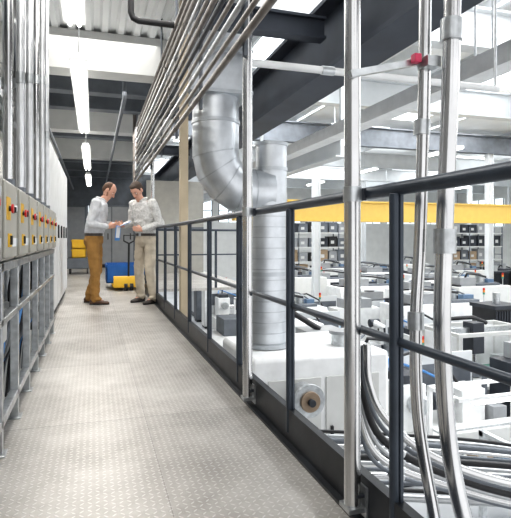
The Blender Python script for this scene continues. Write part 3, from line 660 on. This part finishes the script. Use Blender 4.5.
def hand(mb, w, d, nrm, side, curl=.7):
    w=Vector(w); d=Vector(d).normalized(); nrm=Vector(nrm); nrm=(nrm-d*nrm.dot(d)).normalized(); sd=d.cross(nrm).normalized()
    if sd.dot(Vector(side))<0: sd=-sd
    for t in (-.026,-.009,.009,.026):
        mb.cap(w+sd*t*.6, w+d*.085+sd*t, .016,.0135,'skin',10)
    for t,l in ((.030,.068),(.010,.076),(-.010,.070),(-.029,.055)):
        a = w+d*.088+sd*t
        b = a+(d*math.cos(curl*.5)+nrm*math.sin(curl*.5))*l*.45
        c = b+(d*math.cos(curl*1.2)+nrm*math.sin(curl*1.2))*l*.32
        e = c+(d*math.cos(curl*1.8)+nrm*math.sin(curl*1.8))*l*.25
        mb.cap(a,b,.0095,.0088,'skin',10).cap(b,c,.0088,.008,'skin',10).cap(c,e,.008,.007,'skin',10)
    a = w+d*.025+sd*.022; b = a+(d*.6+sd*.6+nrm*.45).normalized()*.042; c = b+(d*.85+nrm*.5).normalized()*.032
    mb.cap(a,b,.014,.011,'skin',10).cap(b,c,.0105,.009,'skin',10)

def person(name, loc, rz, P):
    root = empty(name, P['label'], 'person', loc, rz)
    SH = 1.45; hz = P.get('hz',1.655)
    lean = P.get('lean',.0)
    fwd = lambda z: lean*max(0,z-.95)**1.2
    shl = Vector((-.185,fwd(1.45),SH)); shr = Vector((.185,fwd(1.45),SH))
    hipL = Vector((-.095,0,.90)); hipR = Vector((.095,0,.90))
    kL,aL,kR,aR = map(Vector,(P['kL'],P['aL'],P['kR'],P['aR']))
    eL,wL,eR,wR = map(Vector,(P['eL'],P['wL'],P['eR'],P['wR']))
    hc = Vector((0,fwd(1.6)+.035+P.get('hy',.02),hz))
    pitch = Matrix.Rotation(-P.get('nod',.35),4,'X'); yaw = Matrix.Rotation(P.get('turn',0),4,'Z')
    HM = Matrix.Translation(hc) @ yaw @ pitch
    H3 = (yaw@pitch)
    def h(x,y,z): return HM @ Vector((x,y,z))
    b = MB()
    tors = [(0,0,.84,.12,.085),(0,0,.92,.158,.105),(0,fwd(1.0),1.02,.145,.098),(0,fwd(1.1),1.1,.142,.10),(0,fwd(1.22),1.22,.158,.108),(0,fwd(1.34),1.34,.172,.112),(0,fwd(1.43),1.43,.158,.095),(0,fwd(1.5),1.50,.075,.06)]
    b.loft(tors,'skin')
    b.cap((0,fwd(1.48),1.46), hc+Vector((0,-.02,-.08)), .062,.056,'skin')
    b.sph(h(0,0,.025),(.077,.095,.098),'skin',22,H3).sph(h(0,.022,-.055),(.056,.066,.062),'skin',18,H3).sph(h(0,.055,-.088),(.026,.022,.018),'skin',12,H3)
    b.cap(h(0,.088,.012),h(0,.110,-.026),.009,.014,'skin',10)
    b.sph(h(-.009,.098,-.030),.009,'skin',8).sph(h(.009,.098,-.030),.009,'skin',8)
    b.cap(h(-.045,.074,.032),h(.045,.074,.032),.010,.010,'skin',10)
    b.sph(h(-.045,.066,-.018),(.018,.014,.016),'skin',10).sph(h(.045,.066,-.018),(.018,.014,.016),'skin',10)
    for sx in (-1,1): b.sph(h(.080*sx,-.005,.0),(.012,.022,.034),'skin',12,H3)
    for s,e,w in ((shl,eL,wL),(shr,eR,wR)):
        b.cap(s,e,.052,.040,'skin').cap(e,e.lerp(w,.4),.040,.038,'skin').cap(e.lerp(w,.4),w,.038,.026,'skin')
    hand(b,wL,P['dL'],P['nL'],P['sL'],P.get('cL',.7)); hand(b,wR,P['dR'],P['nR'],P['sR'],P.get('cR',.7))
    for hp,k_,a_ in ((hipL,kL,aL),(hipR,kR,aR)):
        b.cap(hp,k_,.082,.054,'skin').cap(k_,k_.lerp(a_,.35),.052,.054,'skin').cap(k_.lerp(a_,.35),a_,.054,.034,'skin')
        b.cap(a_,a_+Vector((0,.10,-.045)),.034,.026,'skin')
    part(root,'body', remesh(b,.0065,'body','skin',2))
    b = MB()
    b.loft([(0,fwd(1.0),1.005,.158,.118),(0,fwd(1.04),1.045,.180,.138),(0,fwd(1.1),1.1,.176,.134),(0,fwd(1.22),1.22,.180,.132),(0,fwd(1.34),1.34,.188,.130),(0,fwd(1.43),1.43,.172,.112),(0,fwd(1.49),1.485,.095,.078),(0,fwd(1.5)+.005,1.515,.070,.068)],'white',24)
    for s,e,w in ((shl,eL,wL),(shr,eR,wR)):
        w2 = e.lerp(w,P.get('slv',.93))
        b.cap(s,e,.070,.056,'white').cap(e,w2,.056,.042,'white'); b.sph(e,.06,'white')
    part(root,'shirt', remesh(b,.0075,'shirt',P['shirt'],2,.012))
    cz = Vector((0,fwd(1.5)+.006,1.515))
    for sx in (-1,1):
        part(root,'collar', MB().tube([cz+Vector((0,-.062,.022)),cz+Vector((sx*.05,-.04,.020)),cz+Vector((sx*.068,.0,.010)),cz+Vector((sx*.054,.050,-.006)),cz+Vector((sx*.030,.084,-.035))],[.015,.015,.015,.015,.008],P['shirt'],8))
    for i in range(6):
        z = 1.42-.075*i; part(root,'button', MB().sph((0,fwd(z)+.130 - (.02 if z>1.38 else 0),z),(.006,.004,.006),'boxg',8))
    for e,w in ((eL,wL),(eR,wR)):
        sl = P.get('slv',.93); part(root,'cuff', MB().cyl(e.lerp(w,sl-.10),e.lerp(w,sl+.03),.046,P['shirt'],18,.042), bev=.004)
    b = MB()
    b.loft([(0,-.005,.82,.13,.10),(0,-.005,.88,.172,.128),(0,0,.95,.172,.126),(0,fwd(1.0),1.0,.164,.120)],'white',24)
    for hp,k_,a_ in ((hipL,kL,aL),(hipR,kR,aR)):
        b.cap(hp,k_,.098,.074,'white').cap(k_,a_+Vector((0,.0,-.01)),.074,.062,'white'); b.sph(k_,.076,'white')
        b.sph(a_+Vector((0,.02,-.012)),(.062,.075,.04),'white')
    part(root,'trousers', remesh(b,.0075,'trousers',P['trou'],2,.010))
    part(root,'belt', MB().loft([(0,fwd(1.),.980,.172,.130),(0,fwd(1.),1.018,.172,.130)],'shoed',24))
    part(root,'belt_buckle', MB().bx(-.022,.022,.128,.138,.978,1.02,'galv'), bev=.003)
    for a_ in (aL,aR):
        z0 = a_.z-.09
        b = MB()
        b.sph(a_+Vector((0,-.03,-.045)),(.042,.05,.045),'white').sph(a_+Vector((0,.06,-.055)),(.044,.085,.038),'white').sph(a_+Vector((0,.13,-.065)),(.045,.075,.028),'white').cap(a_+Vector((0,-.01,-.01)),a_+Vector((0,.02,-.03)),.040,.044,'white')
        b.bx(a_.x-.038,a_.x+.038,a_.y-.06,a_.y+.18,z0+.012,z0+.03,'white')
        s = part(root,'shoe', remesh(b,.006,'shoe',P['shoe'],2))
        part(s,'sole', MB().loft([(a_.x,a_.y+.062,z0+.0,.044,.140),(a_.x,a_.y+.062,z0+.02,.046,.142)],'black',24))
    for sx in (-1,1):
        part(root,'eye', MB().sph(h(.031*sx,.076,.008),(.0125,.010,.008),'eyew',12,H3).sph(h(.031*sx,.085,.006),(.005,.004,.005),'black',8,H3))
        part(root,'eyebrow', MB().cap(h(.017*sx,.087,.030),h(.050*sx,.076,.032),.0045,.0035,P['hair'],8))
    part(root,'mouth', MB().sph(h(0,.084,-.058),(.024,.010,.006),'lip',12,H3))
    b = MB()
    if P.get('balding'):
        b.sph(h(0,-.024,.042),(.082,.082,.082),'white',22,H3).sph(h(0,-.045,.01),(.074,.056,.070),'white',18,H3)
    else:
        b.sph(h(0,-.016,.050),(.083,.094,.086),'white',22,H3).sph(h(0,-.042,.012),(.076,.062,.070),'white',18,H3)
        b.sph(h(0,.040,.098),(.056,.045,.030),'white',14,H3)
    for sx in (-1,1): b.sph(h(.075*sx,.016,.028),(.008,.014,.026),'white',10,H3)
    part(root,'hair', remesh(b,.007,'hair',P['hair'],1,.003))
    if P.get('beard'):
        b = MB(); b.sph(h(0,.026,-.074),(.0545,.0625,.044),'white',18,H3)
        for sx in (-1,1): b.cap(h(.066*sx,.012,-.01),h(.048*sx,.036,-.06),.010,.014,'white',10)
        part(root,'beard', remesh(b,.006,'beard','beard',1,.001))
    return root

P1 = dict(label='balding man in light grey shirt and mustard trousers looking down', lean=.20, nod=.68, turn=0, hy=.06, hz=1.635, balding=True,
  kL=(-.11,.02,.49),aL=(-.12,-.10,.09),kR=(.11,.05,.49),aR=(.12,.05,.09),
  eL=(-.25,.03,1.16),wL=(-.14,.25,1.14),dL=(.35,1,.15),nL=(.9,-.3,.3),sL=(0,0,1),
  eR=(.25,.01,1.15),wR=(.14,.23,1.11),dR=(-.3,1,.2),nR=(-.9,-.3,.3),sR=(0,0,1),
  shirt='shirt1',trou='trou1',shoe='shoe',hair='hairb',beard=True,cL=.9,cR=.9)
m1 = person('person',(.0,7.80,0),math.radians(-105),P1)
P2 = dict(label='man in pale patterned shirt and cream trousers holding papers, head bowed', lean=.16, nod=.72, turn=.1, hy=.055, hz=1.635,
  kL=(-.12,.05,.49),aL=(-.17,.03,.09),kR=(.12,.03,.49),aR=(.15,-.04,.09),
  eL=(-.28,.0,1.16),wL=(-.14,.22,1.07),dL=(.6,.8,.1),nL=(.6,-.6,.1),sL=(0,0,1),
  eR=(.26,.05,1.16),wR=(.17,.28,1.13),dR=(.0,1,.15),nR=(-.9,-.2,.3),sR=(0,0,1),
  shirt='shirt2',trou='trou2',shoe='shoed',hair='haird',cL=.9,cR=.9)
m2 = person('person',(.74,7.70,0),math.radians(130),P2)
pp1 = top('clipboard', MB().box((0,0,0),(.13,.19,.006),'lblue').box((0,-.005,.004),(.12,.17,.003),'paper').box((0,.08,.010),(.05,.016,.010),'galv'),
    'small blue clipboard with papers held in a hand','clipboard'); pp1.location = (.41,7.62,1.15); pp1.rotation_euler = (math.radians(24),math.radians(4),math.radians(-80))
pp2 = top('document_folder', MB().bx(-.003,.003,-.04,.04,-.22,0,'lblue').bx(.003,.005,-.03,.03,-.18,-.01,'paper'),
    'thin blue document folder hanging from a hand','folder'); pp2.location = (.34,7.62,1.13); pp2.rotation_euler=(0,math.radians(10),math.radians(-60))

# ------------------------------------------------------------------ lights
def area(loc, sx, sy, e, col=(1,1,1), rot=(0,0,0)):
    l = bpy.data.lights.new('area','AREA'); l.shape='RECTANGLE'; l.size=sx; l.size_y=sy; l.energy=e; l.color=col
    o = bpy.data.objects.new('fill_light',l); C.objects.link(o); o.location=loc; o.rotation_euler=rot; return o  # added area lamp for overall brightness, separate from the modelled lamps and skylights
area((.1,3.4,3.5),1.4,7,90,(1,.98,.95)); area((.1,10,3.05),1.2,6,95,(1,.965,.92))
for x in (6,15,25):
    for y in (6,17,29): area((x,y,5.9),5,6,430,(.985,.99,1))
w = bpy.data.worlds.new('world'); bpy.context.scene.world = w; w.use_nodes = True
w.node_tree.nodes['Background'].inputs[0].default_value = (.98,.985,1,1); w.node_tree.nodes['Background'].inputs[1].default_value = 1.15
# ------------------------------------------------------------------ camera
cd = bpy.data.cameras.new('camera'); cam = bpy.data.objects.new('camera',cd); C.objects.link(cam)
cam.location = (0,0,.95); cam.rotation_euler = (math.radians(90),0,math.radians(-17.5))
cd.sensor_width = 36; cd.lens = 513/518*36; cd.shift_y = -21/518; cd.clip_start = .05; cd.clip_end = 200
bpy.context.scene.camera = cam
vs = bpy.context.scene.view_settings; vs.view_transform = 'Standard'; vs.exposure = 0.22
try: vs.look = 'Medium High Contrast'
except Exception as e: print('look', e)
